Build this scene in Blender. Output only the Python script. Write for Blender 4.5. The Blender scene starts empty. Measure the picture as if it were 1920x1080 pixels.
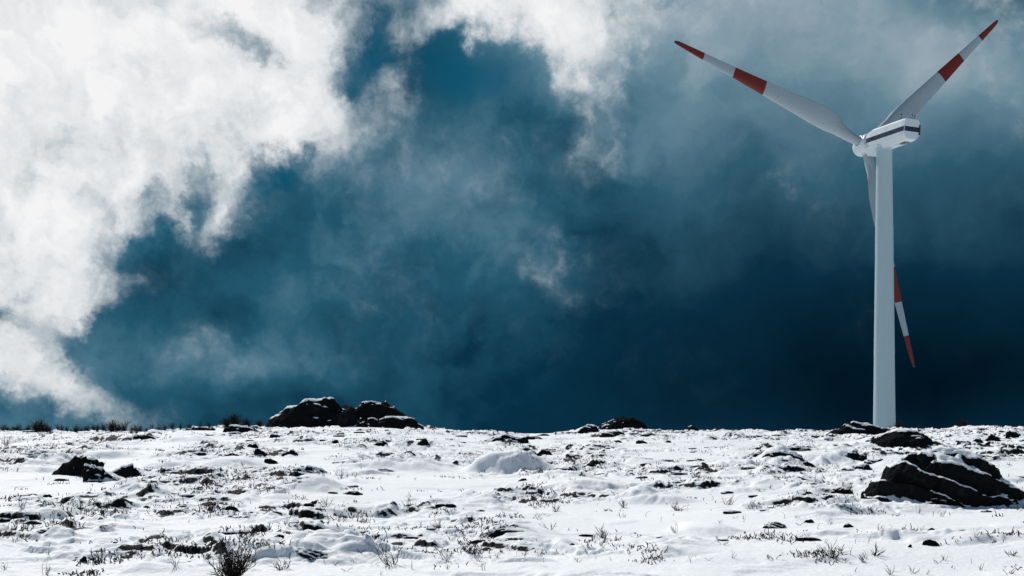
import bpy, bmesh, math, random
import numpy as np
from mathutils import Vector, Matrix

R = math.radians
scene = bpy.context.scene
COL = scene.collection

# ------------------------------------------------------------------ camera
EYE = 1.7            # eye height above the snow at the photographer's feet
FPX, CX, HY = 1800.0, 960.0, 870.0      # focal length, centre and horizon of the 1920x1080 photograph
cam = bpy.data.cameras.new("camera")
cam.sensor_width = 36.0
cam.lens = 36.0 * FPX / 1920.0
cam.shift_y = (HY - 540.0) / 1920.0
cam.clip_start = 0.1
cam.clip_end = 20000.0
cam_o = bpy.data.objects.new("camera", cam)
cam_o.location = (0, 0, EYE)
cam_o.rotation_euler = (R(90), 0, 0)
COL.objects.link(cam_o)
scene.camera = cam_o

# ------------------------------------------------------------------ sun, exposure
SUN_EL, SUN_AZ = R(46), R(-31)          # azimuth from +Y (the view direction), negative is left
sun_dir = Vector((math.sin(SUN_AZ) * math.cos(SUN_EL), math.cos(SUN_AZ) * math.cos(SUN_EL), math.sin(SUN_EL)))
sl = bpy.data.lights.new("sun", 'SUN')
sl.energy = 4.1
sl.angle = R(0.6)
sl.color = (1.0, 0.97, 0.93)
so = bpy.data.objects.new("sun", sl)
so.rotation_euler = (-sun_dir).to_track_quat('-Z', 'Y').to_euler()
COL.objects.link(so)

scene.view_settings.view_transform = 'Standard'
scene.view_settings.look = 'None'
scene.view_settings.exposure = 0.0
scene.view_settings.gamma = 1.0
scene.cycles.max_bounces = 6
scene.cycles.diffuse_bounces = 4
scene.cycles.glossy_bounces = 2
scene.cycles.transmission_bounces = 2

# ------------------------------------------------------------------ node helpers
def srgb(r, g, b):
    f = lambda c: (c / 255 / 12.92) if c / 255 <= 0.04045 else ((c / 255 + 0.055) / 1.055) ** 2.4
    return (f(r), f(g), f(b), 1.0)

class NT:
    """thin wrapper over a node tree"""
    def __init__(self, tree):
        self.t = tree
    def n(self, kind, **kw):
        nd = self.t.nodes.new(kind)
        for k, v in kw.items():
            setattr(nd, k, v)
        return nd
    def link(self, a, b):
        self.t.links.new(a, b)
    def put(self, sock, v):
        if isinstance(v, bpy.types.NodeSocket):
            self.link(v, sock)
        else:
            sock.default_value = v
    def math(self, op, a, b=0.0, c=0.0, clamp=False):
        nd = self.n('ShaderNodeMath', operation=op, use_clamp=clamp)
        for s, v in zip(nd.inputs, (a, b, c)):
            self.put(s, v)
        return nd.outputs[0]
    def vmath(self, op, a, b=(0, 0, 0), scale=None):
        nd = self.n('ShaderNodeVectorMath', operation=op)
        self.put(nd.inputs[0], a)
        self.put(nd.inputs[1], b)
        if scale is not None:
            self.put(nd.inputs['Scale'], scale)
        return nd.outputs['Value'] if op in ('LENGTH', 'DISTANCE', 'DOT_PRODUCT') else nd.outputs[0]
    def step(self, v, a, b, lo=0.0, hi=1.0):
        nd = self.n('ShaderNodeMapRange', interpolation_type='SMOOTHSTEP')
        self.put(nd.inputs[0], v)
        for i, x in enumerate((a, b, lo, hi)):
            self.put(nd.inputs[1 + i], x)
        return nd.outputs[0]
    def noise(self, vec, scale, detail=4.0, rough=0.5, dist=0.0, color=False, lac=2.0):
        nd = self.n('ShaderNodeTexNoise')
        if vec is not None:
            self.link(vec, nd.inputs['Vector'])
        nd.inputs['Scale'].default_value = scale
        nd.inputs['Detail'].default_value = detail
        nd.inputs['Roughness'].default_value = rough
        nd.inputs['Lacunarity'].default_value = lac
        nd.inputs['Distortion'].default_value = dist
        return nd.outputs['Color'] if color else nd.outputs[0]
    def mix(self, fac, a, b, blend='MIX'):
        nd = self.n('ShaderNodeMix', data_type='RGBA', blend_type=blend)
        self.put(nd.inputs[0], fac)
        self.put(nd.inputs[6], a)
        self.put(nd.inputs[7], b)
        return nd.outputs[2]
    def ramp(self, fac, stops):
        nd = self.n('ShaderNodeValToRGB')
        cr = nd.color_ramp
        while len(cr.elements) < len(stops):
            cr.elements.new(0.5)
        for e, (p, c) in zip(cr.elements, stops):
            e.position = p
            e.color = c
        self.put(nd.inputs[0], fac)
        return nd.outputs[0]

def pixdir(px, py):
    return Vector(((px - CX) / FPX, 1.0, (HY - py) / FPX)).normalized()

# ------------------------------------------------------------------ sky: physical sky seen through procedural storm clouds
world = bpy.data.worlds.new("World")
scene.world = world
world.use_nodes = True
world.cycles.sampling_method = 'NONE'     # the cloud sky is smooth: fewer speckles without its own light sampling
W = NT(world.node_tree)
world.node_tree.nodes.clear()
out = W.n('ShaderNodeOutputWorld')
bg = W.n('ShaderNodeBackground')
W.link(bg.outputs[0], out.inputs[0])
geo = W.n('ShaderNodeTexCoord').outputs['Generated']
# domain warp: billows at three sizes
w1 = W.vmath('SUBTRACT', W.noise(geo, 5.0, 2, 0.5, color=True), (0.5, 0.5, 0.5))
w2 = W.vmath('SUBTRACT', W.noise(geo, 17.0, 5, 0.62, color=True), (0.5, 0.5, 0.5))
wp = W.vmath('ADD', geo, W.vmath('SCALE', w1, scale=0.10))
wp = W.vmath('ADD', wp, W.vmath('SCALE', w2, scale=0.085))
soft = W.vmath('ADD', geo, W.vmath('SCALE', w1, scale=0.10))
soft = W.vmath('ADD', soft, W.vmath('SCALE', w2, scale=0.03))

def blobs(vec, items, start):
    acc = start
    for px, py, wx, wy, rot, wt in items:
        mp = W.n('ShaderNodeMapping', vector_type='TEXTURE')
        W.link(vec, mp.inputs['Vector'])
        mp.inputs['Location'].default_value = pixdir(px, py)
        mp.inputs['Rotation'].default_value = (0, R(rot), 0)
        mp.inputs['Scale'].default_value = (wx / FPX, 0.6, wy / FPX)
        g = W.step(W.vmath('LENGTH', mp.outputs[0]), 0.0, 1.0, 1.0, 0.0)
        acc = W.math('MULTIPLY_ADD', g, wt, acc)
    return acc

# white sunlit cloud cover (pixel centre, half sizes, tilt, weight)
WHITE = [
    (60, 40, 700, 440, 0, 1.05), (10, 330, 300, 360, 0, .75), (330, 120, 440, 280, 0, .50), (520, 60, 300, 220, 0, .50), (560, 225, 170, 110, -8, .50),
    (395, 385, 130, 100, 0, .80), (300, 340, 150, 170, 0, .35), (80, 530, 170, 110, 0, .85),
    (95, 690, 280, 66, 26, .84), (0, 660, 150, 60, 0, .30), (190, 610, 150, 50, -10, -.45), (230, 350, 130, 110, 0, .30),
    (850, 0, 240, 120, 0, .75), (1020, 10, 300, 110, 6, .80), (1130, 150, 130, 170, 0, .58), (765, 165, 80, 90, 30, .24), (1060, 85, 130, 70, 0, .30),
    (730, 280, 120, 110, 0, .26),
    (1290, -40, 480, 200, 0, .50), (1010, 480, 90, 110, 0, .30), (1830, 140, 220, 170, 0, .38),
    (430, 665, 280, 70, 6, .34), (860, 310, 300, 150, 12, .26),
    (660, 110, 90, 190, 12, -.50), (880, 120, 190, 85, 0, -.50), (520, 330, 130, 55, -25, -.35), (270, 475, 170, 50, -18, -.35),
    (455, 95, 85, 55, 15, -.80), (365, 380, 60, 75, 20, -1.0), (280, 370, 50, 70, 15, -.8), (185, 400, 40, 40, 0, -.3), (1070, 150, 70, 60, 0, -.2), (600, 150, 80, 50, 0, -.22),
]
dens = blobs(wp, WHITE, 0.0)
fb = W.noise(wp, 9.0, 9, 0.58)
fb2 = W.noise(geo, 34.0, 6, 0.60, dist=0.4)
dd = W.math('ADD', dens, W.math('MULTIPLY', W.math('SUBTRACT', fb, 0.5), 1.25))
dd = W.math('ADD', dd, W.math('MULTIPLY', W.math('SUBTRACT', fb2, 0.5), 0.55))
alpha = W.step(dd, 0.18, 0.98)
veil = W.step(dd, 0.0, 0.66, 0.0, 0.55)
# relief: the billows' sun side against their far side
toward = W.vmath('ADD', wp, (-0.012, 0.0, 0.024))
relief = W.math('SUBTRACT', W.noise(wp, 11.0, 7, 0.55), W.noise(toward, 11.0, 7, 0.55))

# storm brightness, from dark navy to pale grey blue
STORM = [
    (1400, -60, 700, 430, 0, .52), (1650, 200, 520, 320, 0, .22), (860, 320, 380, 200, 12, .28), (1010, 470, 160, 160, 0, .10),
    (300, 600, 520, 160, -10, .08), (250, 720, 520, 110, 4, .08), (60, 640, 260, 140, 0, .22), (700, 480, 500, 300, 0, .14), (1000, 650, 500, 160, 0, .06),
    (430, 675, 280, 80, 8, .22), (60, 775, 260, 60, 5, .22), (1830, 130, 220, 160, 0, .28), (1880, 20, 140, 120, 0, -.25),
    (1500, 700, 800, 260, 0, -.21), (1850, 720, 420, 420, 0, -.10), (880, 130, 260, 110, 0, -.12), (420, 320, 260, 120, -20, -.10),
    (60, 120, 700, 430, 0, .35), (980, 20, 400, 160, 0, .25),
]
st = blobs(soft, STORM, 0.27)
zc = W.n('ShaderNodeSeparateXYZ')
W.link(geo, zc.inputs[0])
st = W.math('ADD', st, W.step(zc.outputs['Z'], 0.46, 0.75, 0.0, 0.22))            # thinner, paler cloud higher up
st = W.math('ADD', st, W.step(zc.outputs['Y'], 0.35, -0.4, 0.0, 0.18))            # unseen sky behind the photographer, brightened to light the tower
grey = W.math('MAXIMUM', W.step(zc.outputs['X'], -.02, .24), W.math('MULTIPLY', blobs(soft, [(860, 320, 360, 190, 12, 1.0)], 0.0), .5))
calm = W.step(st, 0.05, 0.52, 0.30, 1.0)
calm = W.math('MULTIPLY', calm, W.step(zc.outputs['X'], .05, .30, 1.0, .55))          # the heaviest cloud is the smoothest
st = W.math('ADD', st, W.math('MULTIPLY', W.math('SUBTRACT', W.noise(soft, 7.0, 8, 0.56), 0.5), W.math('MULTIPLY', calm, 0.66)))
st = W.math('ADD', st, W.math('MULTIPLY', W.math('SUBTRACT', W.noise(wp, 20.0, 7, 0.60), 0.5), W.math('MULTIPLY', calm, 0.24)))
st = W.math('ADD', st, W.math('MULTIPLY', relief, W.math('MULTIPLY', calm, 0.32)))
storm_grey = W.ramp(st, [(0.0, srgb(1, 19, 32)), (0.22, srgb(10, 46, 66)), (0.45, srgb(48, 90, 110)), (0.68, srgb(98, 131, 148)), (1.0, srgb(176, 189, 197))])
storm_col = W.ramp(st, [(0.0, srgb(1, 22, 36)), (0.22, srgb(7, 49, 71)), (0.45, srgb(30, 87, 111)), (0.68, srgb(84, 127, 147)), (1.0, srgb(172, 188, 197))])

grey = W.math('MULTIPLY_ADD', grey, .75, .25)
storm_col = W.mix(grey, storm_col, storm_grey)
white_tex = W.math('ADD', W.math('MULTIPLY', dd, 0.34), W.math('MULTIPLY', W.noise(wp, 13.0, 8, 0.6), 0.62))
white_tex = W.math('ADD', white_tex, W.math('MULTIPLY', relief, 1.5))
white_col = W.ramp(white_tex, [(0.26, srgb(112, 140, 157)), (0.44, srgb(184, 194, 200)), (0.64, srgb(221, 224, 227)), (0.92, srgb(244, 244, 245))])

nish = W.n('ShaderNodeTexSky', sky_type='NISHITA')
nish.sun_disc = False
nish.sun_elevation = SUN_EL
nish.sun_rotation = SUN_AZ
nish.altitude = 1400
nish.air_density = 1.0
nish.dust_density = 0.3
nish.ozone_density = 3.0
clear = W.mix(1.0, W.vmath('SCALE', nish.outputs[0], scale=0.05), (0.030, 0.52, 0.53, 1), 'MULTIPLY')
GAPS = [(650, 120, 130, 260, 10, .9), (880, 130, 260, 110, 0, .9), (500, 340, 260, 90, -25, .8), (260, 450, 260, 90, -15, .7), (380, 110, 150, 90, 0, .5), (90, 560, 180, 90, -30, .4)]
gap = W.math('ADD', blobs(soft, GAPS, 0.0), W.math('MULTIPLY', W.math('SUBTRACT', W.noise(soft, 11.0, 5, 0.55), 0.5), 0.5))
gap = W.step(gap, 0.30, 1.0, 0.0, 0.8)
sky = W.mix(gap, storm_col, clear)
sky = W.mix(W.math('MULTIPLY', veil, calm), sky, W.ramp(st, [(0.0, srgb(70, 108, 130)), (.6, srgb(122, 150, 166)), (1.0, srgb(170, 186, 196))]))
sky = W.mix(alpha, sky, white_col)
behind = W.step(zc.outputs['Y'], 0.45, -0.25, 0.0, 0.85)        # unseen sky behind the photographer, made blue to tint shade on the snow
fill_sky = W.mix(W.step(W.noise(geo, 3.0, 5), .50, .70, 0, .6), W.vmath('SCALE', nish.outputs[0], scale=0.07), (.30, .34, .38, 1))
sky = W.mix(behind, sky, fill_sky)
W.link(sky, bg.inputs[0])
bg.inputs[1].default_value = 1.0

# ------------------------------------------------------------------ numeric noise
rs = np.random.RandomState(7)
PERM = np.concatenate([rs.permutation(256)] * 2)
GR3 = rs.normal(size=(256, 3))
GR3 /= np.linalg.norm(GR3, axis=1)[:, None]
GA = rs.rand(256) * 2 * np.pi
GR2 = np.stack([np.cos(GA), np.sin(GA)], 1)

def perlin2(x, y):
    xi, yi = np.floor(x).astype(np.int64), np.floor(y).astype(np.int64)
    xf, yf = x - xi, y - yi
    u, v = xf ** 3 * (xf * (xf * 6 - 15) + 10), yf ** 3 * (yf * (yf * 6 - 15) + 10)
    def g(i, j):
        h = PERM[PERM[(xi + i) & 255] + ((yi + j) & 255)]
        gg = GR2[h]
        return gg[..., 0] * (xf - i) + gg[..., 1] * (yf - j)
    a, b, c, d = g(0, 0), g(1, 0), g(0, 1), g(1, 1)
    return 1.5 * ((a * (1 - u) + b * u) * (1 - v) + (c * (1 - u) + d * u) * v)

def fbm2(x, y, oc=4, gain=0.5):
    s, a, t = 0.0, 1.0, 0.0
    for i in range(oc):
        s = s + a * perlin2(x * 2 ** i + 17.3 * i, y * 2 ** i - 9.1 * i)
        t += a
        a *= gain
    return s / t * 1.3

def perlin3(p):
    pi = np.floor(p).astype(np.int64)
    f = p - pi
    w = f ** 3 * (f * (f * 6 - 15) + 10)
    res = 0.0
    for i in (0, 1):
        for j in (0, 1):
            for k in (0, 1):
                h = PERM[PERM[PERM[(pi[:, 0] + i) & 255] + ((pi[:, 1] + j) & 255)] + ((pi[:, 2] + k) & 255)]
                g = GR3[h]
                d = g[:, 0] * (f[:, 0] - i) + g[:, 1] * (f[:, 1] - j) + g[:, 2] * (f[:, 2] - k)
                ww = (w[:, 0] if i else 1 - w[:, 0]) * (w[:, 1] if j else 1 - w[:, 1]) * (w[:, 2] if k else 1 - w[:, 2])
                res = res + ww * d
    return res * 1.5

def fbm3(p, oc=4, gain=0.5):
    s, a, t = 0.0, 1.0, 0.0
    for i in range(oc):
        s = s + a * perlin3(p * 2 ** i + 11.7 * i)
        t += a
        a *= gain
    return s / t * 1.3

def sstep(v, a, b):
    t = np.clip((v - a) / (b - a), 0, 1)
    return t * t * (3 - 2 * t)

# ------------------------------------------------------------------ terrain
CREST = 45.0
RX = np.array([-600, 0, 100, 200, 300, 400, 470, 540, 640, 720, 800, 870, 960, 1050, 1120, 1200, 1300, 1400, 1500, 1560, 1640, 1700, 1780, 1920, 2600], float)
RYP = np.array([804, 806, 806, 807, 805, 797, 796, 797, 792, 792, 796, 804, 809, 809, 801, 801, 804, 804, 806, 807, 805, 802, 800, 800, 803], float)
RYP = RYP + 4.5
RZ = EYE + CREST * (HY - RYP) / FPX
RXW = CREST * (RX - CX) / FPX
KY = np.array([-6000, -60, -20, 0, 10, 20, 30, 38, 45, 52, 65, 90, 130, 6000], float)
KF = np.array([-1.0, -0.8, -0.36, 0, .215, .435, .66, .86, 1.0, 1.01, .93, .70, .62, .62])
def _smooth(xs, ys, step, n):
    g = np.arange(-200, 200, step)
    v = np.interp(g, xs, ys)
    k = np.hanning(n)
    k /= k.sum()
    return g, np.convolve(np.pad(v, n, mode='edge'), k, 'same')[n:-n]
GY, GF = _smooth(KY, KF, 0.5, 17)
GX, GZ = _smooth(RXW, RZ, 0.25, 13)

def base_h(x, y):
    return np.interp(x, GX, GZ) * np.interp(y, GY, GF)

def ground_hit(px, py):
    """where the ray through a photo pixel meets the smooth slope"""
    ys = np.linspace(6, CREST, 1600)
    xs = ys * (px - CX) / FPX
    v = HY - FPX * (base_h(xs, ys) - EYE) / ys
    i = np.nonzero(v <= py)[0]
    i = i[0] if len(i) else len(ys) - 2
    return float(xs[i]), float(ys[i])

# rocks: centre px, foot py, width px, height px, snow 0..1, seed, label  (py None: at the crest, with foot py and distance)
ROCKS = [
 (128, 893, 82, 46, .25, 3, 'round black boulder on the snow at far left, tallest rock of its cluster'),
 (180, 904, 62, 38, .5, 8, 'low snow-dusted slab in front of the round black boulder at far left'),
 (226, 898, 60, 32, .4, 12, 'wedge-shaped dark slab tapering right, beside the snow-dusted slab at far left'),
 (66, 868, 70, 16, .8, 21, 'snow-covered flat stone with a dark lower edge left of the round black boulder'),
 (264, 827, 50, 13, .1, 5, 'flat dark lens-shaped stone just below the left ridge heather'),
 (370, 809, 58, 9, .2, 6, 'long thin dark ledge on the ridge left of the shrub-topped rock'),
 (447, 812, 60, 17, .35, 7, 'dark rock on the ridge directly under the thick heather clump'),
 (428, 861, 40, 11, .1, 9, 'flat dark bar-shaped stone alone on clean snow left of centre slope'),
 (474, 843, 26, 13, .1, 10, 'small dark stone below and right of the shrub-topped ridge rock'),
 (488, 860, 26, 16, .1, 11, 'dark stone, upper of a touching pair on the left mid slope'),
 (507, 870, 24, 13, .1, 13, 'dark stone, lower of a touching pair on the left mid slope'),
 (540, 860, 34, 14, .4, 14, 'dark stone with a snowy back, right of the touching pair'),
 (460, 930, 44, 10, .1, 15, 'flat dark lens stone on open snow, above a smaller squarish one'),
 (433, 957, 28, 12, .1, 16, 'squarish dark stone below the flat dark lens stone'),
 (272, 951, 18, 6, .1, 17, 'tiny dark stone alone in the middle of clean left snow'),
 (86, 933, 20, 7, .1, 18, 'tiny flat dark stone on the snow near the left edge'),
 (86, 1014, 52, 13, .3, 19, 'dark stone half under snow at the lower left, beside a twiggy bush'),
 (153, 1055, 16, 14, .1, 20, 'small knob-shaped dark stone at the lower left'),
 (518, 820, 38, 9, .1, 22, 'flat oval dark stone just below the left foot of the ridge outcrop'),
 (626, 832, 24, 9, .1, 23, 'small oval dark stone directly below the square block of the ridge outcrop'),
 (670, 837, 22, 10, .2, 24, 'left stone of a neighbouring pair below the ridge outcrop'),
 (709, 837, 30, 13, .3, 25, 'right, larger stone of a neighbouring pair below the ridge outcrop'),
 (792, 842, 29, 17, .1, 26, 'rounded dark stone standing upright on snow below the ridge slab'),
 (767, 862, 26, 8, .1, 27, 'flat pointed dark stone below the upright rounded stone'),
 (852, 873, 14, 9, .1, 28, 'tiny dark stone between the flat pointed stone and the blue snow mound'),
 (575, 888, 62, 18, .85, 29, 'snow-capped lump with a dark right edge on the left mid slope'),
 (572, 922, 76, 15, .75, 30, 'long snow-capped ledge with a thin dark front in the middle left'),
 (656, 928, 38, 9, .2, 31, 'dark lens-shaped stone right of the long snow-capped ledge'),
 (591, 948, 25, 12, .1, 32, 'dark pyramid-shaped stone above a flat dark one in the middle left'),
 (578, 960, 38, 9, .2, 33, 'flat dark stone just below the pyramid-shaped one'),
 (598, 985, 17, 11, .1, 34, 'small round dark stone on the snow below the flat one'),
 (560, 1053, 96, 22, .7, 35, 'long snow-topped slab with a black front edge at the bottom left of centre'),
 (678, 1009, 30, 12, .3, 36, 'small dark mossy stone right of centre bottom slab'),
 (520, 1027, 22, 9, .3, 37, 'small dark stone just above the long black-fronted slab'),
 (965, 1014, 66, 14, .2, 38, 'wide low dark stone at the bottom centre'),
 (948, 832, 78, 19, .3, 39, 'wide dark rock behind the top of the blue snow mound'),
 (1000, 826, 44, 9, .3, 46, 'thin dark ledge right of the wide rock behind the blue snow mound'),
 (1022, 858, 34, 19, .55, 40, 'dark rock edge on the right shoulder of the blue snow mound'),
 (992, 880, 34, 16, .55, 41, 'dark broken rock on the right flank of the blue snow mound'),
 (1108, 880, 32, 11, .1, 42, 'dark sharp-tipped stone alone on clean snow right of the blue mound'),
 (1157, 832, 18, 6, .1, 43, 'small dark stone below the centre ridge hump'),
 (1206, 833, 22, 8, .1, 44, 'small dark stone on the upper slope right of the centre ridge hump'),
 (1253, 832, 14, 6, .1, 45, 'smallest dark stone in a line of three below the right ridge'),
 (1312, 863, 26, 7, .2, 47, 'flat dark stone, upper of a pair right of centre'),
 (1319, 870, 15, 5, .1, 48, 'tiny dark stone, lower of a pair right of centre'),
 (1217, 819, 40, 6, .2, 49, 'thin dark ledge near the ridge right of the centre hump'),
 (978, 907, 20, 7, .1, 50, 'small dark stone just below the blue snow mound'),
 (1072, 1028, 13, 5, .1, 51, 'tiny dark stone on bright snow at the bottom centre'),
 (1447, 842, 22, 15, .1, 52, 'dark upright stone left of the snowy rocks below the turbine'),
 (1500, 847, 50, 12, .3, 53, 'long flat dark stone on the slope left below the turbine'),
 (1466, 873, 64, 17, .85, 54, 'snow-capped hump with a dark lower rim below the turbine, left'),
 (1523, 877, 26, 14, .2, 55, 'small dark wedge stone right of the snow-capped hump'),
 (1603, 867, 56, 24, .55, 56, 'dark rock with a thick snow cap left of the huge boulder'),
 (1645, 871, 44, 14, .6, 57, 'snow-topped stone between the snow-capped rock and the huge boulder'),
 (1618, 883, 48, 13, .6, 58, 'low snow-topped flat stone just left of the huge boulder'),
 (1583, 922, 50, 14, .35, 59, 'dark heather-covered stone left of the foot of the huge boulder'),
 (1750, 1032, 30, 15, .05, 60, 'black pyramid-shaped stone on clean snow at the bottom right'),
 (1706, 1034, 10, 7, .05, 61, 'tiny black pebble left of the pyramid-shaped stone'),
 (1520, 986, 20, 9, .05, 62, 'small black oval stone on snow at the lower right'),
 (1595, 998, 24, 9, .3, 63, 'small dark stone half under snow right of the black oval stone'),
 (1747, 1011, 22, 8, .3, 64, 'flat dark stone behind the black pyramid-shaped stone'),
 (1456, 998, 46, 13, .6, 65, 'snow-topped stone with a dark front at the lower right of centre'),
 (1868, 826, 28, 17, .15, 66, 'dark round boulder on the right slope above the huge boulder'),
 (1857, 834, 18, 10, .15, 67, 'small dark stone below the round boulder on the right slope'),
 (1903, 822, 24, 18, .2, 68, 'dark boulder at the right edge of the upper slope'),
 (1816, 843, 14, 11, .1, 69, 'small dark stone peeking over the top of the huge boulder'),
 (1835, 832, 24, 12, .3, 70, 'low dark stone left of the round boulder on the right slope'),
 (1884, 866, 36, 10, .5, 71, 'snow-topped dark ledge right of the top of the huge boulder'),
 (1850, 958, 22, 5, .3, 72, 'thin dark stone edge in the snow in front of the huge boulder'),
 (1880, 947, 110, 26, .35, 80, 'low black slab along the right foot of the huge boulder'),
 (1750, 950, 120, 18, .3, 82, 'long low black ledge at the front foot of the huge boulder'),
 (1425, 866, 40, 12, .5, 73, 'snow-backed dark stone left of the snow-capped hump'),
 (1410, 892, 36, 8, .7, 74, 'thin dark stone edge under a snow lip right of centre'),
 (1140, 889, 40, 6, .7, 76, 'thin dark sliver of stone below the sharp-tipped stone'),
 (720, 885, 40, 8, .6, 77, 'low dark stone scattered with heather in the middle slope'),
 (770, 945, 26, 8, .5, 78, 'low dark stone at the foot of leaning twigs in the middle'),
]
# rocks on the crest: centre px, foot py, distance, width px, height px, depth factor, snow, seed, label
CRESTROCKS = [
 (588, 801, 43.0, 152, 49, .7, .42, 101, 'large dark granite hump with snow streaks, biggest rock on the left ridge'),
 (654, 802, 41.2, 38, 37, .8, .12, 102, 'square dark block leaning at the right foot of the large ridge hump'),
 (676, 801, 40.6, 26, 16, .9, .3, 103, 'small round dark boulder right of the square ridge block'),
 (698, 794, 41.6, 36, 15, .8, .45, 104, 'snow-rimmed dark boulder behind the small round ridge boulder'),
 (708, 798, 43.4, 100, 42, .7, .30, 105, 'second, lower dark hump of the left ridge outcrop'),
 (748, 799, 42.4, 78, 18, .7, .45, 106, 'long dark slab sloping right at the end of the ridge outcrop'),
 (1161, 803, 43.6, 94, 24, .6, .22, 107, 'dark whale-backed rock standing alone on the central ridge'),
 (1104, 813, 42.2, 44, 13, .8, .3, 108, 'dark flat rock at the left foot of the whale-backed ridge rock'),
 (1150, 822, 38.0, 54, 14, .8, .3, 109, 'dark split rock just below the whale-backed ridge rock'),
 (1298, 805, 43.8, 24, 10, .8, .1, 110, 'small dark mossy knob on the ridge between whale-backed rock and turbine'),
 (1606, 817, 41.0, 110, 22, .7, .2, 111, 'long dark slab on the ridge left of the turbine tower foot'),
 (1694, 846, 32.0, 146, 43, .8, .22, 112, 'dark arched rock in front of the turbine tower, behind the huge boulder'),
 (1655, 803, 43.0, 60, 10, .8, .3, 113, 'low dark rock under the foot of the turbine tower'),
]
rocks = []          # x, y, half width, height, depth, snow, seed, label
for px, py, w, h, sn, seed, lab in ROCKS:
    x, y = ground_hit(px, py)
    s = y / FPX
    rocks.append((x, y + .30 * w * s, w * s / 2, h * s, .62 * w * s / 2, sn, seed, lab))
for px, py, y, w, h, dp, sn, seed, lab in CRESTROCKS:
    s = y / FPX
    rocks.append((y * (px - CX) / FPX, y, w * s / 2, h * s, dp * w * s / 2, sn, seed, lab))
# mounds under the snow: px, py foot, half width px, height px, depth m
MOUNDS = [(950, 888, 92, 38, .62), (290, 880, 60, 14, .7), (575, 925, 60, 16, .5), (760, 885, 90, 12, .8), (1480, 878, 70, 18, .8), (1100, 925, 130, 14, 1.0),
          (420, 876, 70, 16, .6), (180, 862, 70, 14, .6), (1340, 1012, 70, 12, .45), (60, 880, 70, 18, .6), (1390, 880, 60, 14, .6), (620, 1048, 110, 12, .5),
          (330, 832, 60, 10, .8), (1700, 960, 160, 10, .6), (1240, 940, 90, 12, .5), (1560, 870, 80, 16, .8)]
mounds = []
for px, py, w, h, d in MOUNDS:
    x, y = ground_hit(px, py)
    s = y / FPX
    mounds.append((x, y + d, w * s, h * s, d))
BOULDER = (0, 0)
bx_, by_ = ground_hit(1776, 946)
BOULDER = (bx_, by_ + .75)

def ground_h(x, y):
    x = np.asarray(x, float)
    y = np.asarray(y, float)
    h = base_h(x, y)
    near = sstep(-np.hypot(x, y), -95, -60)
    patch = sstep(fbm2(x / 3.7 + 5, y / 2.9, 3) + .35 * sstep(x, 8, 15) * sstep(y, 20, 28) - .35 * sstep(x, 1.5, 3.0) * sstep(-y, -13.2, -11.2), -.30, .25)
    smooth_fg = 1 - .75 * sstep(-y, -10.2, -9.2) 
    qx, qy = x + .25 * fbm2(x / .8, y / .8 + 40, 2), y + .22 * fbm2(x / .9 + 20, y / .7, 2)
    n1 = fbm2(qx / 1.9, qy / 1.25 + 3, 4)
    n2 = fbm2(qx / .62 + 31, qy / .40, 4)
    n5 = fbm2(qx / .33 + 12, qy / .17 + 5, 3)
    n3 = fbm2(x / .17, y / .13 + 70, 3)
    h = h + near * (.10 * fbm2(x / 6, y / 4.5, 3) + .12 * sstep(n1, .00, .40) * (.2 + .8 * patch)
                    + .030 * sstep(n5, .12, .42) * patch * smooth_fg + .055 * sstep(n2, .08, .38) * patch * smooth_fg + .010 * n3 * (.35 + .65 * patch))
    for cx, cy, w, mh, d in mounds:
        m = (np.abs(x - cx) < 2.2 * w) & (np.abs(y - cy) < 2.6 * d)
        if m.any():
            dx, dy = (x[m] - cx) / w, (y[m] - cy) / d
            rr = np.sqrt(dx ** 2 + np.where(dy < 0, dy * 1.0, dy * .40) ** 2) + .20 * fbm2(x[m] / .8 + 3, y[m] / .7, 3)
            h[m] += mh * sstep(-rr, -1.05, -.25)
    for cx, cy, w, rh, d, sn, seed, lab in rocks:
        m = (np.abs(x - cx) < 2.4 * w) & (np.abs(y - cy - .5 * d) < 4 * d)
        if m.any():
            dx, dy = (x[m] - cx) / (1.25 * w), (y[m] - cy - .8 * d) / (1.5 * d)
            h[m] += (.30 + .35 * sn) * rh * sstep(-np.hypot(dx, dy), -1.1, -.2)
    return h

def gz(x, y):
    return float(ground_h(np.array([x]), np.array([y]))[0])

# ------------------------------------------------------------------ materials
def material(name):
    m = bpy.data.materials.new(name)
    m.use_nodes = True
    t = NT(m.node_tree)
    p = m.node_tree.nodes['Principled BSDF']
    return m, t, p

SNOW_C = (.86, .875, .90, 1)
def snow_tint(t, pos):
    return t.mix(t.noise(pos, 2.3, 4), (.85, .86, .875, 1), (.92, .92, .92, 1))

m_ground, t, p = material('snow_ground')
pos = t.n('ShaderNodeNewGeometry').outputs['Position']
att = t.n('ShaderNodeAttribute', attribute_name='bare').outputs['Fac']
na = t.noise(pos, 9.0, 6, 0.62)
nb = t.noise(pos, 45.0, 4, 0.6)
v = t.math('ADD', att, t.math('MULTIPLY', t.math('SUBTRACT', na, .5), 1.1))
v = t.math('ADD', v, t.math('MULTIPLY', t.math('SUBTRACT', nb, .5), .55))
bare = t.step(v, .45, .55)
dirt = t.mix(t.noise(pos, 14, 5, .6), (.003, .0035, .004, 1), (.012, .012, .011, 1))
t.link(t.mix(bare, snow_tint(t, pos), dirt), p.inputs['Base Color'])
p.inputs['Roughness'].default_value = .75
p.inputs['Specular IOR Level'].default_value = .12
bm_ = t.n('ShaderNodeBump')
bm_.inputs['Strength'].default_value = .55
bm_.inputs['Distance'].default_value = .02
hh = t.math('ADD', t.noise(pos, 16, 6, .6), t.math('MULTIPLY', t.noise(pos, 70, 3, .5), .25))
hh = t.math('SUBTRACT', hh, t.math('MULTIPLY', bare, .9))
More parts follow.
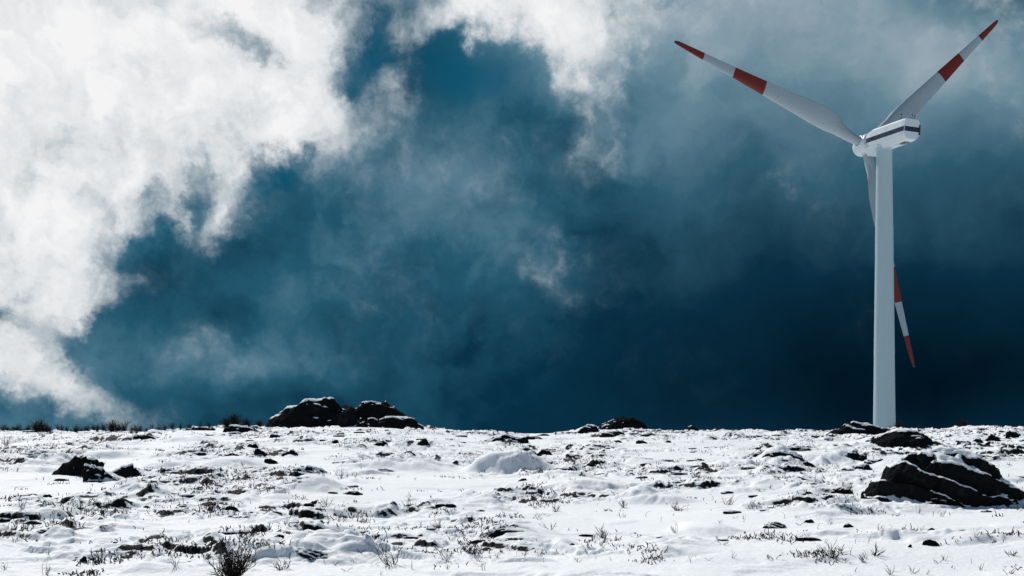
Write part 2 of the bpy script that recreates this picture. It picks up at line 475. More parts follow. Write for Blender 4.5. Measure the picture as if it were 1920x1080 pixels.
t.link(hh, bm_.inputs['Height'])
t.link(bm_.outputs[0], p.inputs['Normal'])

m_rock, t, p = material('granite')
tc = t.n('ShaderNodeTexCoord').outputs['Object']
pos = t.n('ShaderNodeNewGeometry').outputs['Position']
att = t.n('ShaderNodeAttribute', attribute_name='snow').outputs['Fac']
sm = t.step(t.math('ADD', att, t.math('MULTIPLY', t.math('SUBTRACT', t.noise(pos, 22, 5, .65), .5), .55)), .42, .58)
lichen = t.step(t.noise(pos, 7, 6, .62), .52, .66)
g = t.mix(t.noise(pos, 30, 6, .65), (.003, .0035, .004, 1), (.013, .014, .015, 1))
g = t.mix(t.math('MULTIPLY', lichen, .6), g, (.022, .024, .024, 1))
t.link(t.mix(sm, g, snow_tint(t, pos)), p.inputs['Base Color'])
p.inputs['Roughness'].default_value = .95
p.inputs['Specular IOR Level'].default_value = .03
bm_ = t.n('ShaderNodeBump')
bm_.inputs['Strength'].default_value = .8
bm_.inputs['Distance'].default_value = .03
t.link(t.math('ADD', t.noise(pos, 18, 7, .65), t.math('MULTIPLY', sm, .3)), bm_.inputs['Height'])
t.link(bm_.outputs[0], p.inputs['Normal'])

m_twig, t, p = material('heather_wood')
pos = t.n('ShaderNodeNewGeometry').outputs['Position']
t.link(t.mix(t.noise(pos, 25, 3), (.010, .009, .008, 1), (.040, .034, .026, 1)), p.inputs['Base Color'])
p.inputs['Roughness'].default_value = .9
p.inputs['Specular IOR Level'].default_value = .1
m_leaf, t, p = material('heather_leaf')
pos = t.n('ShaderNodeNewGeometry').outputs['Position']
t.link(t.mix(t.noise(pos, 12, 3), (.010, .014, .010, 1), (.030, .034, .022, 1)), p.inputs['Base Color'])
p.inputs['Roughness'].default_value = .9
p.inputs['Specular IOR Level'].default_value = .1

def paint(name, c, rough=.42, dirt_=.07, streak=False):
    m, t, p = material(name)
    o = t.n('ShaderNodeTexCoord').outputs['Object']
    st_ = t.vmath('MULTIPLY', o, (1.6, 1.6, .06) if streak else (.12, .12, .12))
    f = t.step(t.noise(st_, 3.0, 5, .5), .40, .8)
    c2 = tuple(k * .80 for k in c[:3]) + (1,)
    t.link(t.mix(t.math('MULTIPLY', f, dirt_ * 3), c, c2), p.inputs['Base Color'])
    t.link(t.step(t.noise(o, 2, 4), .3, .7, rough - .08, rough + .1), p.inputs['Roughness'])
    p.inputs['Specular IOR Level'].default_value = .35
    return m
m_white = paint('turbine_white_paint', (.33, .45, .50, 1), streak=True)
m_nac = paint('nacelle_white_paint', (.50, .58, .62, 1))
m_blade = paint('blade_shaded_paint', (.29, .365, .41, 1))  # white paint made greyer, the blades' shade put into its colour
m_red = paint('signal_red_paint', (.14, .016, .008, 1))
m_navy = paint('navy_stripe_paint', (.010, .016, .050, 1))
m_tip = paint('dark_tip_paint', (.035, .028, .030, 1))
m_dark = paint('dark_metal', (.025, .028, .032, 1), .5)

# ------------------------------------------------------------------ object helpers
def link(name, me, mats, parent=None, loc=None):
    o = bpy.data.objects.new(name, me)
    for m in mats:
        if me.materials.find(m.name) < 0:
            me.materials.append(m)
    COL.objects.link(o)
    if parent:
        o.parent = parent
    if loc is not None:
        o.location = loc
    return o

def tag(o, label=None, cat=None, group=None, kind=None):
    if label:
        o['label'] = label
    if cat:
        o['category'] = cat
    if group:
        o['group'] = group
    if kind:
        o['kind'] = kind
    return o

def mesh_np(name, V, F, smooth=True):
    me = bpy.data.meshes.new(name)
    V = np.asarray(V, np.float32)
    F = np.asarray(F, np.int32)
    n = F.shape[1]
    me.vertices.add(len(V))
    me.vertices.foreach_set('co', V.ravel())
    me.loops.add(F.size)
    me.loops.foreach_set('vertex_index', F.ravel())
    me.polygons.add(len(F))
    me.polygons.foreach_set('loop_start', np.arange(0, F.size, n, dtype=np.int32))
    me.update(calc_edges=True)
    if smooth:
        me.polygons.foreach_set('use_smooth', np.ones(len(F), bool))
    me.validate()
    return me

def set_attr(me, name, v):
    a = me.attributes.new(name, 'FLOAT', 'POINT')
    a.data.foreach_set('value', np.asarray(v, np.float32))

# ------------------------------------------------------------------ snow ground: one sheet out to the horizon
front = np.linspace(R(-33), R(33), 1060)
rest = np.linspace(R(33), R(327), 90)[1:-1]
ang = np.concatenate([front, rest])
rad = np.concatenate([np.geomspace(.4, 8.2, 22)[:-1], np.geomspace(8.2, 54, 700)[:-1], np.geomspace(54, 110, 40)[:-1], np.geomspace(110, 6000, 40)])
NA, NR = len(ang), len(rad)
A, RR = np.meshgrid(ang, rad)
GXX, GYY = (np.sin(A) * RR).ravel(), (np.cos(A) * RR).ravel()
ZZ = ground_h(GXX, GYY)
e = .03
dhdy = (ground_h(GXX, GYY + e) - ground_h(GXX, GYY - e)) / (2 * e)
pat = sstep(fbm2(GXX / 3.7 + 5, GYY / 2.9, 3) + .42 * sstep(GXX, 8, 15) * sstep(GYY, 20, 28) - .30 * sstep(-GYY, -12, -9.8) - .40 * sstep(GXX, 1.5, 3.0) * sstep(-GYY, -12.2, -10.8), -.22, .34)
bare_v = .95 * sstep(dhdy, .42, 1.0) * (.15 + .85 * pat)
far = sstep(GYY, 15, 38)
n4 = fbm2(GXX / .42 + 9, GYY / (.30 + .3 * far) + 4, 4)
bare_v = np.maximum(bare_v, .85 * sstep(n4, .34 - .09 * far, .50 - .09 * far) * (.12 + .88 * pat))
idx = np.arange(NA * NR).reshape(NR, NA)
nxt = np.roll(idx, -1, axis=1)
F = np.stack([idx[:-1], idx[1:], nxt[1:], nxt[:-1]], -1).reshape(-1, 4)
V = np.stack([GXX, GYY, ZZ], 1)
V = np.vstack([V, [[0, 0, gz(0.0, 0.0)]]])
for cx, cy, w, mh, d in mounds:
    bare_v = bare_v * (1 - .92 * sstep(-np.hypot((GXX - cx) / w, (GYY - cy) / d), -1.25, -.9))
bare_v = np.append(bare_v, 0)
me = mesh_np('snow_ground', V, F)
set_attr(me, 'bare', bare_v)
bmc = bmesh.new()
bmc.from_mesh(me)
bmc.verts.ensure_lookup_table()
cidx = len(V) - 1
for i in range(NA):
    bmc.faces.new((bmc.verts[cidx], bmc.verts[int(idx[0, i])], bmc.verts[int(nxt[0, i])])).smooth = True
bmc.normal_update()
bmc.to_mesh(me)
bmc.free()
me.update()
if me.polygons[1000].normal.z < 0:
    me.flip_normals()
ground = link('ground', me, [m_ground])
tag(ground, 'snow-covered stony hillside rising to a low ridge', 'ground', kind='structure')

# ------------------------------------------------------------------ rocks
_ico = {}
def ico(sub):
    if sub not in _ico:
        b = bmesh.new()
        bmesh.ops.create_icosphere(b, subdivisions=sub, radius=1.0)
        b.verts.ensure_lookup_table()
        v = np.array([x.co[:] for x in b.verts])
        f = np.array([[q.index for q in fc.verts] for fc in b.faces])
        b.free()
        _ico[sub] = (v, f)
    return _ico[sub]

def vnormals(V, F):
    n = np.zeros_like(V)
    fn = np.cross(V[F[:, 1]] - V[F[:, 0]], V[F[:, 2]] - V[F[:, 0]])
    for k in range(3):
        np.add.at(n, F[:, k], fn)
    return n / (np.linalg.norm(n, axis=1)[:, None] + 1e-12)

def rock_shape(seed, sub, hw, height, hd, facets=11, rough=.16, ledge=0.0, ledge_dir=(.25, 0, 1), bury=.95, skew=0.0):
    """granite lump: rounded planes cut from a ball, weathered by noise; the part below z=0 is buried"""
    r = np.random.RandomState(seed)
    d, f = ico(sub)
    N = r.normal(size=(facets, 3)) * np.array([1, 1, .8])
    N /= np.linalg.norm(N, axis=1)[:, None]
    dist = r.uniform(.72, .98, facets)
    q = np.clip(d @ N.T, 1e-3, None) / dist
    rr = (np.sum(q ** 9, axis=1) + 1.0) ** (-1 / 9.0)
    P = d * rr[:, None]
    off = r.uniform(-40, 40, 3)
    P = P + d * (rough * fbm3(d * 1.6 + off, 4, .5) + .35 * rough * fbm3(d * 6 + off, 4, .55))[:, None]
    S = np.array([hw, hd, height * (1 + bury) / 1.72])
    P = P * S
    if ledge:
        L = np.array(ledge_dir, float)
        gap_ = height * r.uniform(.40, .65)
        k = (P @ L + .12 * hw * fbm3(P / hw * 1.4 + off, 3)) / gap_
        fr = k - np.floor(k)
        P = P + np.array([0, 0, 1.0]) * (ledge * gap_ * (sstep(fr, .38, 1.0) - fr))[:, None]
    top = np.percentile(P[:, 2], 99.8)
    P[:, 2] += height - top
    P[:, 0] += skew * P[:, 2]
    return P, f

def rock_mesh(seed, sub, hw, height, hd, snow, **kw):
    P, f = rock_shape(seed, sub, hw, height, hd, **kw)
    n = vnormals(P, f)
    off = seed * 3.7
    nz = n[:, 2] + .30 * fbm3(P / hw * 1.5 + off, 3, .5)
    lo = 1.06 - .58 * snow
    a = sstep(nz, lo - .10, lo + .12)
    P = P + np.array([0, 0, 1.0]) * (a * min(.05, .16 * height))[:, None] + n * (a * min(.02, .06 * height))[:, None]
    me = mesh_np('rock', P, f)
    set_attr(me, 'snow', a)
    return me

for i, (x, y, hw, h, hd, sn, seed, lab) in enumerate(rocks):
    big = hw * FPX / y
    sub = 6 if big > 45 else 5 if big > 12 else 4
    me = rock_mesh(seed, sub, hw * (1.40 if big > 30 else 1.16), h * (1.04 if y > 40.4 else .80), hd, sn, ledge=.45 if big > 20 and seed not in (107, 112) else 0.0, rough=.12 if seed > 100 else .22 if big < 60 else .15, facets=8 if seed > 100 else 6 + seed % 5, bury=2.6 if big > 30 else 1.3 + .2 * (seed % 6), skew=(.25 if seed == 101 else 0.0 if seed > 100 else ((seed * 7) % 11 - 5) * .14))
    o = link('rock', me, [m_rock], loc=(x, y, max(float(base_h(np.array([x]), np.array([y]))[0]), gz(x, y - hd) - .03) if y > 40.4 else min(gz(x + a * .7 * hw, y - b * hd) for a, b in ((0, 1), (-1, .7), (1, .7))) - .02 * h))
    o.location.z += h * {27: .55, 32: .45, 41: .6, 71: .4, 81: .25}.get(seed, 0)
    if seed == 41:
        o.location.y -= .5
        o.location.z += .25 * h
    tag(o, lab, 'rock', 'dark rocks poking through the snow')

# the huge boulder at the right
def huge_boulder():
    s = (by_) / FPX
    P, f = rock_shape(204, 7, 1.58, .97, 1.0, facets=4, rough=.11, bury=1.35, skew=-.12)
    # sheet joints dipping right: ledges whose tops hold snow
    wob = .20 * fbm3(P * 1.0 + 9, 4) + .03 * fbm3(P * 5, 3)
    k = (P[:, 2] + .40 * P[:, 0] + .12 * P[:, 1] + wob) / .36
    fr = k - np.floor(k)
    st_ = .27 * (sstep(fr, .40, 1.0) - fr) * (.25 + 1.0 * sstep(fbm3(P * 1.3 + 30, 3), -.25, .25))
    P[:, 2] += st_
    P[:, 1] -= .5 * st_ * sstep(-P[:, 1], -.1, .5)
    crack = np.abs((P[:, 0] - .35 * P[:, 2] + .12 * fbm3(P * 2, 3) + .45))
    P[:, 1] += np.where(P[:, 1] < 0, .07 * (1 - sstep(crack, .0, .05)), 0)
    n = vnormals(P, f)
    nz = n[:, 2] + .30 * fbm3(P * 1.2 + 5, 3, .5) + .16 * sstep(P[:, 2], .35, .95)
    gate = sstep(fbm3(P * 1.7 + 50, 3) + .5 * sstep(P[:, 2], .35, .9), -.12, .12)
    a = sstep(nz, .72, .86) * gate
    P = P + np.array([0, 0, 1.0]) * (a * .035)[:, None]
    me = mesh_np('boulder', P, f)
    set_attr(me, 'snow', a)
    z = gz(BOULDER[0], BOULDER[1] - .95) - .06
    o = link('boulder', me, [m_rock], loc=(BOULDER[0] + .12, BOULDER[1], z))
    tag(o, 'huge black layered granite boulder with snow on its ledges at the right', 'boulder')
huge_boulder()

# ------------------------------------------------------------------ twigs and heather
def tube(V, F, pts, r0, r1, sides=4):
    base = len(V)
    n = len(pts)
    for i, p in enumerate(pts):
        q = pts[min(i + 1, n - 1)] - pts[max(i - 1, 0)]
        q.normalize()
        u = q.orthogonal().normalized()
        v = q.cross(u)
        r = r0 + (r1 - r0) * i / (n - 1)
        for k in range(sides):
            a = 2 * math.pi * k / sides
            V.append((p + u * (r * math.cos(a)) + v * (r * math.sin(a)))[:])
    for i in range(n - 1):
        for k in range(sides):
            a, b = base + i * sides + k, base + i * sides + (k + 1) % sides
            F.append((a, b, b + sides, a + sides))

def grow(V, F, rng, p, d, length, r, depth, curl, droop=0.0):
    n = 5
    pts = [p.copy()]
    for i in range(n):
        d = (d + Vector((rng.gauss(0, curl), rng.gauss(0, curl), rng.gauss(0, curl) + .05 - droop))).normalized()
        p = p + d * (length / n)
        pts.append(p.copy())
    tube(V, F, pts, r, r * .45)
    if depth > 0:
        for k in range(rng.choice((1, 2, 2, 3))):
            i = rng.randint(1, n - 1)
            sd = (d + Vector((rng.gauss(0, .7), rng.gauss(0, .7), rng.gauss(.25, .4)))).normalized()
            grow(V, F, rng, pts[i], sd, length * rng.uniform(.4, .7), r * .65, depth - 1, curl, droop)

def twig_mesh(seed, height, stems, spread, r, depth=1, curl=.22, droop=0.0):
    rng = random.Random(seed)
    V, F = [], []
    for s in range(stems):
        a = rng.uniform(0, 6.283)
        lean = rng.uniform(.1, 1.0) * spread
        d = Vector((math.cos(a) * lean, math.sin(a) * lean, 1)).normalized()
        p = Vector((math.cos(a) * .10 * height * rng.random(), math.sin(a) * .10 * height * rng.random(), -.03))
        grow(V, F, rng, p, d, height * rng.uniform(.55, 1.1), r * rng.uniform(.7, 1.2), depth, curl, droop)
    return mesh_np('twigs', V, F)

def put(name, me, mat, px, py, label, cat, group=None, rz=0, y=None, sc=1.0, dz=0.0):
    if y is None:
        x, y = ground_hit(px, py)
    else:
        x = y * (px - CX) / FPX
    o = link(name, me, [mat], loc=(x, y, gz(x, y) - .01 + dz))
    o.rotation_euler = (0, 0, rz)
    o.scale = (sc, sc, sc)
    tag(o, label, cat, group)
    return o

# named shrubs: px, foot py, height px, stems, spread, depth, label
SHRUBS = [
 (436, 1092, 66, 60, .95, 2, 'dense dark heather bush at the bottom edge, largest bush in the snow'),
 (735, 1056, 50, 9, .85, 1, 'open bare bush with curved upright branches at the bottom middle'),
 (22, 1010, 34, 10, .8, 1, 'twiggy bare bush in the lower left corner'),
 (228, 968, 26, 5, .8, 1, 'small fan of bare twigs on clean snow at the left'),
 (112, 972, 30, 3, .5, 1, 'single forked twig standing on snow near the left edge'),
 (182, 1056, 34, 7, .7, 1, 'leaning bare twigs beside the knob-shaped stone at the lower left'),
 (370, 934, 34, 1, .2, 0, 'single thin bare stem standing on clean snow left of centre'),
 (640, 898, 24, 8, .9, 1, 'low bushy twigs right of the snow-capped lump'),
 (606, 905, 26, 5, .7, 1, 'short upright twigs touching the end of the snow-capped lump'),
 (610, 960, 26, 6, .7, 1, 'bare twigs right of the pyramid-shaped stone'),
 (685, 978, 24, 5, .8, 1, 'small bare twigs on snow above the open bare bush'),
 (765, 946, 26, 4, 1.2, 1, 'looping bent twigs leaning over the low stone in the middle'),
 (824, 992, 24, 7, .9, 1, 'bushy bare twigs right of and above the open bare bush'),
 (893, 1040, 30, 9, 1.0, 1, 'tangled bare twigs at the bottom centre'),
 (838, 1050, 34, 6, .9, 1, 'sprawling thin twigs between the open bush and the bottom centre tangle'),
 (1044, 955, 22, 8, 1.0, 1, 'low tangled twigs below the blue snow mound'),
 (1172, 945, 20, 8, 1.0, 1, 'low tangled twigs in the middle of the right slope'),
 (1272, 955, 22, 11, 1.0, 2, 'dense low twigs over a dark hollow right of centre'),
 (1308, 896, 18, 10, 1.0, 1, 'dark low heather on the snow below the paired stones'),
 (1365, 938, 24, 8, .9, 1, 'bare twigs leaning left of the bush by the snow-topped stone'),
 (1412, 955, 26, 9, .9, 1, 'bare bush touching the left end of the snow-topped stone'),
 (1478, 956, 22, 12, 1.0, 2, 'compact dark heather left of the huge boulder'),
 (1560, 1052, 36, 10, .8, 1, 'bare upright bush at the bottom right with a dark foot'),
 (1640, 1046, 28, 5, .8, 1, 'few spreading twigs on clean snow at the bottom right'),
 (1130, 1008, 30, 11, .9, 1, 'bare brush left of the bottom middle on the right half'),
 (1590, 916, 20, 12, 1.0, 1, 'dark heather growing over the stone left of the huge boulder'),
 (1898, 1048, 20, 6, .8, 1, 'small dark twig clump at the far right bottom'),
 (1763, 966, 20, 2, .5, 1, 'single bent twig in front of the huge boulder'),
 (530, 1068, 30, 6, .9, 1, 'twigs hanging over the front of the long black-fronted slab'),
 (12, 838, 28, 12, .6, 1, 'upright bare twigs at the left edge below the ridge'),
 (80, 822, 22, 14, .8, 1, 'heather bush just below the left ridge line'),
]
for i, (px, py, h, ns, sp, dep, lab) in enumerate(SHRUBS):
    x, y = ground_hit(px, py)
    H = h * y / FPX
    me = twig_mesh(900 + i, H, int(ns * 1.3) if ns > 2 else ns, sp, max(.0052, .011 * H), dep)
    put('dry_shrub', me, m_twig, px, py, lab, 'shrub', 'bare shrubs standing in the snow')

def crest_y(px):
    ys = np.linspace(40, 50, 60)
    return float(ys[np.argmax((ground_h(ys * (px - CX) / FPX, ys) - EYE) / ys)])

# heather along the ridge line: variants copied
RIDGE = [twig_mesh(40 + i, .40, 20 + 5 * (i % 3), .6, .0065, 1, .2) for i in range(6)]
rng = random.Random(5)
spots = [(px + rng.uniform(-4, 4), rng.uniform(.45, .9)) for px in list(range(4, 100, 4)) + list(range(112, 276, 5)) + [284, 298, 312, 326, 340, 352, 372, 392]]
for i, (px, s) in enumerate(spots):
    if 60 < px < 92 or 205 < px < 238:
        s *= 1.55
    put('heather_shrub', RIDGE[i % 6], m_twig, px, 0, 'dark heather shrub in the row along the left ridge line', 'heather', 'heather row along the left ridge', rz=i * 1.7, y=crest_y(px) + rng.uniform(-.5, .2), sc=s * 1.1)
CLUMP = twig_mesh(77, .55, 90, .9, .011, 1, .2)
put('heather_shrub', CLUMP, m_twig, 440, 0, 'thick dark heather clump on top of the ridge rock left of the outcrop', 'heather', None, y=44.0, dz=.12)
for px, s, lab in ((425, .6, 'smaller heather tuft at the left end of the thick ridge clump'), (462, .55, 'smaller heather tuft at the right end of the thick ridge clump'),
                   (486, .45, 'low heather tuft on the ridge between the thick clump and the outcrop'),
                   (905, .35, 'low heather tuft on the ridge right of the outcrop, left one of two'), (966, .42, 'low heather tuft on the ridge right of the outcrop, right one of two'),
                   (1292, .42, 'heather tuft growing by the mossy knob on the right ridge'), 
                   (1668, .36, 'heather tuft in front of the turbine tower foot'), (1686, .50, 'heather tuft at the right foot of the turbine tower'), (1722, .42, 'heather tuft on the ridge just right of the turbine tower'),
                   (1806, .55, 'heather tuft on the ridge further right of the turbine tower'), (1896, .4, 'heather tuft on the ridge at the right edge'), (1560, .3, 'low heather tuft at the left end of the ridge slab by the turbine')):
    put('heather_shrub', RIDGE[int(px) % 6] if s < .45 else CLUMP, m_twig, px, 0, lab, 'heather', None, rz=px, y=crest_y(px) - .1, sc=s * 1.25)
for i, px in enumerate((643, 650, 656, 662, 668)):
    y = 43.2
    x = y * (px - CX) / FPX
    put('grass_tuft', RIDGE[i], m_twig, px, 0, 'upright dry grass tuft in the gap between the two ridge outcrop humps', 'grass tuft', 'dry grass between the outcrop humps', rz=i, y=44.0, sc=1.6 - .1 * i)

# small sprigs scattered over the slope, each one a thing of its own
SPRIG = [twig_mesh(300 + i, .16, (1, 2, 3, 4, 2, 5, 3, 1)[i], (.4, .8, 1.0, .9, .5, 1.0, 1.2, .9)[i], .0046, (0, 1, 1, 1, 0, 1, 0, 1)[i], .28) for i in range(8)]
rng = random.Random(21)
cnt = 0
while cnt < 225:
    px, py = rng.uniform(5, 1915), 1078 - 215 * rng.random() ** 1.2
    if 1615 < px < 1920 and 840 < py < 955:
        continue
    x, y = ground_hit(px, py)
    if float(fbm2(np.array([x / 1.6]), np.array([y / 1.2 + 8]), 2)[0]) < rng.uniform(-.45, .25):
        continue
    put('dry_sprig', SPRIG[rng.randint(0, 7)], m_twig, px, py, 'small bare twig sprig poking up through the snow', 'sprig', 'bare sprigs scattered over the snow', rz=rng.uniform(0, 6.28), sc=rng.uniform(.45, 1.0) * (.7 + .025 * y), dz=.015)
    cnt += 1

# small stones nobody placed by hand
PEB = [rock_mesh(500 + i, 3, .13, .030, .06, .35) for i in range(8)]
rng = random.Random(33)
cnt = 0
while cnt < 150:
    px, py = rng.uniform(5, 1915), 812 + 210 * rng.random() ** 2.0
    if 1615 < px < 1920 and 840 < py < 955 or 880 < px < 1050 and 835 < py < 890:
        continue
    x, y = ground_hit(px, py)
    if float(fbm2(np.array([x / 3.7 + 5]), np.array([y / 2.9]), 3)[0]) < rng.uniform(-.35, .15):
        continue
    o = put('stone', PEB[rng.randint(0, 7)], m_rock, px, py, 'small dark stone barely showing through the snow', 'stone', 'small stones showing through the snow', rz=rng.uniform(-.5, .5), sc=rng.uniform(.5, 1.3) * (.55 + .035 * y))
    q = o.scale[0]
    o.location.z = min(gz(x + a * .09 * q, y + b * .05 * q) for a, b in ((0, 0), (-1, 0), (1, 0), (0, -1), (0, 1))) + .008 * q
    if o.location.z + .030 * q < gz(x, y) + .010:          # fully under the snow: leave it out
        bpy.data.objects.remove(o)
        continue
    cnt += 1

# heather stubble and grass nobody could count
def stubble():
    rng = random.Random(4)
    nr = np.random.RandomState(4)
    n = 130000
    pxs = nr.uniform(-60, 1980, n)
    ys = 9 + 35 * nr.rand(n) ** 1.25
    xs = ys * (pxs - CX) / FPX
    m1 = fbm2(xs / .9 + 3, ys / .7, 3) + .6 * fbm2(xs / 3.7 + 5, ys / 2.9, 3)
    keep = (m1 > .20 + .12 * sstep(-ys, -12.5, -10) + .35 * nr.rand(n)) & ~((np.abs(xs - BOULDER[0]) < 1.4) & (np.abs(ys - BOULDER[1]) < .9))
    xs, ys = xs[keep], ys[keep]
    zs = ground_h(xs, ys)
    V, F = [], []
    for x, y, z in zip(xs, ys, zs):
        k = 1 + .018 * y
        h = rng.uniform(.010, .045) * k
        if rng.random() < .12:
            h *= 1.7
        a = rng.uniform(0, 6.283)
        l = rng.uniform(.1, 1.5)
        p = Vector((x, y, z - .005))
        d = Vector((math.cos(a) * l, math.sin(a) * l, 1)).normalized()
        mid = p + d * h * .55
        d2 = (d + Vector((rng.gauss(0, .5), rng.gauss(0, .5), rng.gauss(.1, .3)))).normalized()
        tube(V, F, [p, mid, mid + d2 * h * .5], .0060 * k, .0032 * k, 3)
    return mesh_np('stubble', V, F)
o = link('heather_stubble', stubble(), [m_twig])
tag(o, 'dark heather stubble and grass tips showing through the snow', 'stubble', kind='stuff')

# ------------------------------------------------------------------ wind turbine
TY = 100.0
TX = TY * (1658 - CX) / FPX
TZ = float(base_h(np.array([TX]), np.array([TY]))[0])

turbine = bpy.data.objects.new('wind_turbine', None)
turbine.location = (TX, TY, TZ)
COL.objects.link(turbine)
tag(turbine, 'white three-bladed wind turbine with red blade bands on the snowy ridge', 'wind turbine')
BASE = Vector((TX, TY, TZ))
AL, RB, PH, OVER, AXZ, CONE = R(18.80), 24.32, R(191.62), 2.88, 35.954, .593

def axis_frame(tilt):
    n = Vector((math.sin(AL) * math.cos(tilt), -math.cos(AL) * math.cos(tilt), -math.sin(tilt)))   # hub towards nacelle rear
    t = n.cross(Vector((0, 0, 1))).normalized()
    return n, t, t.cross(n)
n_, t_, u_ = axis_frame(R(-2.73))
HUB = Vector((TX, TY, AXZ)) - n_ * OVER - BASE
nn, nt, nu = axis_frame(R(5.0))            # nacelle housing frame; nt points to its far side, nu up

def revolve(pts, n=48, origin=Vector((0, 0, 0)), ax=Vector((0, 0, 1)), close=True):
    """pts: (radius, distance along ax)"""
    u = ax.orthogonal().normalized()
    v = ax.cross(u)
    V, F = [], []
    for r, h in pts:
        for k in range(n):
            a = 2 * math.pi * k / n
            V.append((origin + ax * h + u * (r * math.cos(a)) + v * (r * math.sin(a)))[:])
    for i in range(len(pts) - 1):
        for k in range(n):
            F.append((i * n + k, i * n + (k + 1) % n, (i + 1) * n + (k + 1) % n, (i + 1) * n + k))
    return V, F

# tower: tapered tube with faint welded flanges
tower_top = AXZ - TZ - 1.25
pts = [(1.32, -.6), (1.32, .0)]
H3 = tower_top
def trad(h):
    return 1.13 - (1.13 - .77) * (h / H3)
for f_ in (.001, .33, .335, .66, .665, .985):
    h = f_ * H3
    pts.append((trad(h) + (.012 if f_ in (.335, .665) else 0), h))
pts += [(.80, H3 * .99), (.86, H3 * .992), (.86, H3 + .1)]
pts[0] = (1.30, -.6); pts[1] = (1.30, .12)
V, F = revolve(pts, 64)
tower = link('tower', mesh_np('tower', V, F), [m_white], turbine)
m = tower.modifiers.new('edge', 'EDGE_SPLIT'); m.split_angle = R(40)

def solid_box(bm, c, e1, e2, e3):
    vs = [bm.verts.new(c + e1 * a + e2 * b + e3 * d) for a in (-1, 1) for b in (-1, 1) for d in (-1, 1)]
    for q in ((0, 1, 3, 2), (4, 6, 7, 5), (0, 4, 5, 1), (2, 3, 7, 6), (0, 2, 6, 4), (1, 5, 7, 3)):
        bm.faces.new([vs[k] for k in q])
def finish(bm, name, mats, parent, bevel=0.0, smooth=False):
    bmesh.ops.recalc_face_normals(bm, faces=bm.faces)
    if bevel:
        ed = [e for e in bm.edges if e.is_manifold and e.calc_face_angle(0) > R(22)]
        bmesh.ops.bevel(bm, geom=ed, offset=bevel, segments=2, affect='EDGES', profile=.5)
    for f in bm.faces:
        f.smooth = smooth
    me = bpy.data.meshes.new(name)
    bm.to_mesh(me)
    bm.free()
    return link(name, me, mats, parent)
def npos(a, s, w):
    return HUB + nn * a + nt * s + nu * w

# nacelle housing, lofted
PROF = [(.66, 1.13), (.90, .98), (1.0, .28), (1.0, -.20), (1.0, -.58), (.60, -1.10)]
STN = [(1.02, .86, .70, 1.28), (1.20, .97, .76, 1.22), (2.1, 1.0, 1.0, 1.08), (4.2, 1.0, 1.0, 1.0), (6.45, 1.0, 1.0, .92), (6.95, .97, .93, .86)]
bm = bmesh.new()
rings = []
for a, ks, kt, kb in STN:
    ring = []
    for s_, w_ in PROF:
        w2 = w_ * (kt if w_ > .5 else kb if w_ < -.5 else 1)
        ring.append(bm.verts.new(npos(a, s_ * ks, w2)))
    for s_, w_ in reversed(PROF):
        w2 = w_ * (kt if w_ > .5 else kb if w_ < -.5 else 1)
        ring.append(bm.verts.new(npos(a, -s_ * ks, w2)))
    rings.append(ring)
NP = len(PROF)
for r0, r1 in zip(rings, rings[1:]):
    for k in range(2 * NP):
        f = bm.faces.new((r0[k], r0[(k + 1) % (2 * NP)], r1[(k + 1) % (2 * NP)], r1[k]))
        f.material_index = 1 if k in (2, 2 * NP - 4) else 0
for ring, band in ((rings[0], False), (rings[-1], True)):
    for k in range(NP - 1):
        f = bm.faces.new((ring[k], ring[k + 1], ring[2 * NP - 2 - k], ring[2 * NP - 1 - k]))
        f.material_index = 1 if band and k == 2 else 0
nacelle = finish(bm, 'nacelle', [m_nac, m_navy], turbine, .045)
# opening in the underside, its sliding cover, the mast tips and the rear lamp box
bw = -1.10 * .93
bm = bmesh.new(); solid_box(bm, npos(5.8, -.12, bw + .005), nn * .42, nt * .34, nu * .05); finish(bm, 'hatch', [m_dark], nacelle, .01)
bm = bmesh.new(); solid_box(bm, npos(4.95, -.12, bw - .075), nn * .30, nt * .38, nu * .02); finish(bm, 'hatch_cover', [m_nac], nacelle, .01)
bm = bmesh.new(); solid_box(bm, npos(6.93, -.90, .02), nn * .09, nt * .07, nu * .50); finish(bm, 'rear_vent', [m_dark], nacelle, .015)
for a, s_, hh_ in ((5.9, .55, .55), (6.4, -.35, .5), (6.5, -.6, .38)):
    V, F = revolve([(.001, .0), (.035, .0), (.03, hh_), (.001, hh_)], 10, npos(a, s_, 1.08), nu)
    V2, F2 = revolve([(.001, hh_ - .02), (.07, hh_), (.08, hh_ + .06), (.05, hh_ + .12), (.001, hh_ + .14)], 10, npos(a, s_, 1.08), nu)
    link('sensor_mast', mesh_np('sensor_mast', V + V2, F + [tuple(q + len(V) for q in f) for f in F2]), [m_dark], nacelle)
V, F = revolve([(.001, .0), (.98, .0), (.98, .30), (.001, .30)], 48, Vector((0, 0, tower_top - .12)), Vector((0, 0, 1)))
o = link('yaw_bearing', mesh_np('yaw_bearing', V, F), [m_nac], turbine)
o.modifiers.new('edge', 'EDGE_SPLIT')

# hub with rounded nose
pts = [(.001, -1.55), (.30, -1.50), (.58, -1.36), (.82, -1.12), (.98, -.80), (1.06, -.40), (1.08, .0), (1.06, .40), (1.0, .80), (.96, .98), (.001, .98)]
V, F = revolve(pts, 48, HUB, n_)
hub = link('hub', mesh_np('hub', V, F), [m_nac], turbine)

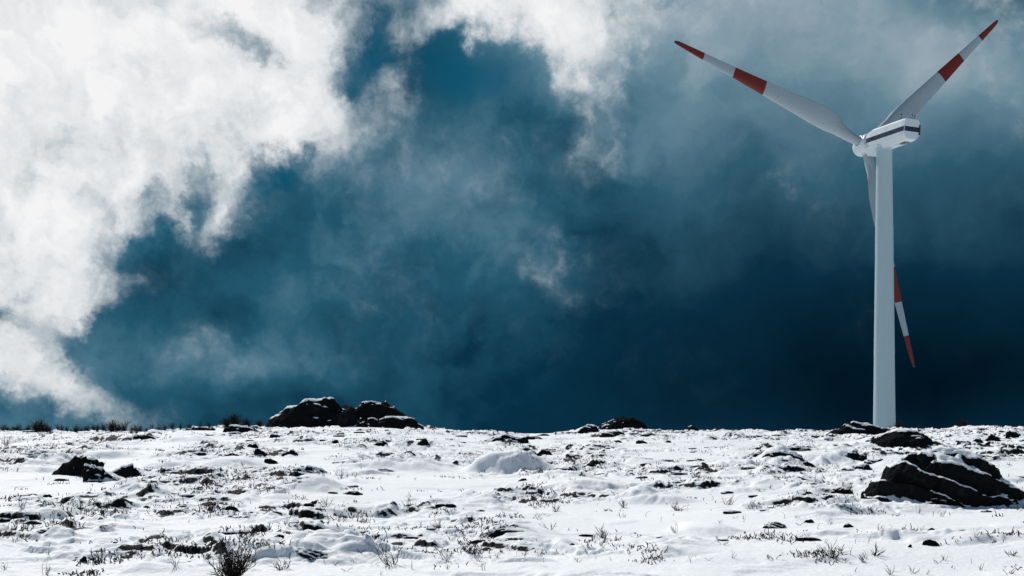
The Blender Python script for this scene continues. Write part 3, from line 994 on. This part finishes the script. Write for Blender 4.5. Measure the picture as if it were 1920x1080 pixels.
# blades
CH = [(.036, 1.12), (.06, 1.10), (.09, 1.14), (.13, 1.45), (.18, 2.10), (.22, 2.48), (.26, 2.56), (.32, 2.42), (.42, 2.08), (.55, 1.70), (.70, 1.27), (.85, .88), (.95, .60), (.985, .46), (1.0, .22)]
TH = [(.036, 1.0), (.08, 1.0), (.13, .72), (.18, .44), (.26, .30), (.45, .23), (.7, .19), (1.0, .16)]
PT = [(.036, 22), (.2, 22), (.35, 15), (.6, 9), (1.0, 4)]
interp = lambda tab, q: float(np.interp(q, [a for a, b in tab], [b for a, b in tab]))
BANDS = (.982, .857, .706, .549)
def blade(k):
    a = PH + k * 2 * math.pi / 3
    r = u_ * math.cos(a) + t_ * math.sin(a)
    te0 = r.cross(n_)
    qs = sorted(set([round(x, 4) for x in np.linspace(.036, 1, 90)] + list(BANDS)))
    M = 28
    bm = bmesh.new()
    prev = None
    for q in qs:
        c, th, be = .87 * interp(CH, q), interp(TH, q), R(interp(PT, q))
        ch = te0 * math.cos(be) + n_ * math.sin(be)
        nm = n_ * math.cos(be) - te0 * math.sin(be)
        o = HUB + r * (RB * q) + n_ * (CONE * q ** 1.7)
        rnd = min(1, max(0, (.17 - q) / .08))
        ring = []
        for j in range(M):
            ang_ = 2 * math.pi * j / M
            x = .5 - .5 * math.cos(ang_)
            air = 5 * (.2969 * math.sqrt(x) - .126 * x - .3516 * x * x + .2843 * x ** 3 - .1015 * x ** 4)
            y_ = th * air * (1 if ang_ < math.pi else -.75)
            yc = .5 * math.sin(ang_) * th
            yy = y_ * (1 - rnd) + yc * rnd
            x0 = .30 * (1 - rnd) + .5 * rnd
            ring.append(bm.verts.new(o + ch * ((x - x0) * c) + nm * (yy * c)))
        if prev:
            mid = (q + pq) / 2
            mi = 2 if mid > BANDS[0] else 1 if mid > BANDS[1] or BANDS[3] < mid < BANDS[2] else 0
            for j in range(M):
                f = bm.faces.new((prev[j], prev[(j + 1) % M], ring[(j + 1) % M], ring[j]))
                f.material_index = mi
        else:
            bm.faces.new(ring)
        prev, pq = ring, q
    bm.faces.new(prev).material_index = 2
    b = finish(bm, 'blade', [m_blade, m_red, m_tip], turbine, 0, True)
    V, F = revolve([(.50, RB * .036 - .06), (.66, RB * .036), (.66, RB * .036 + .14), (.56, RB * .036 + .16)], 36, HUB, r)
    link('root_collar', mesh_np('root_collar', V, F), [m_nac], b)
    return b
for k in range(3):
    blade(k)
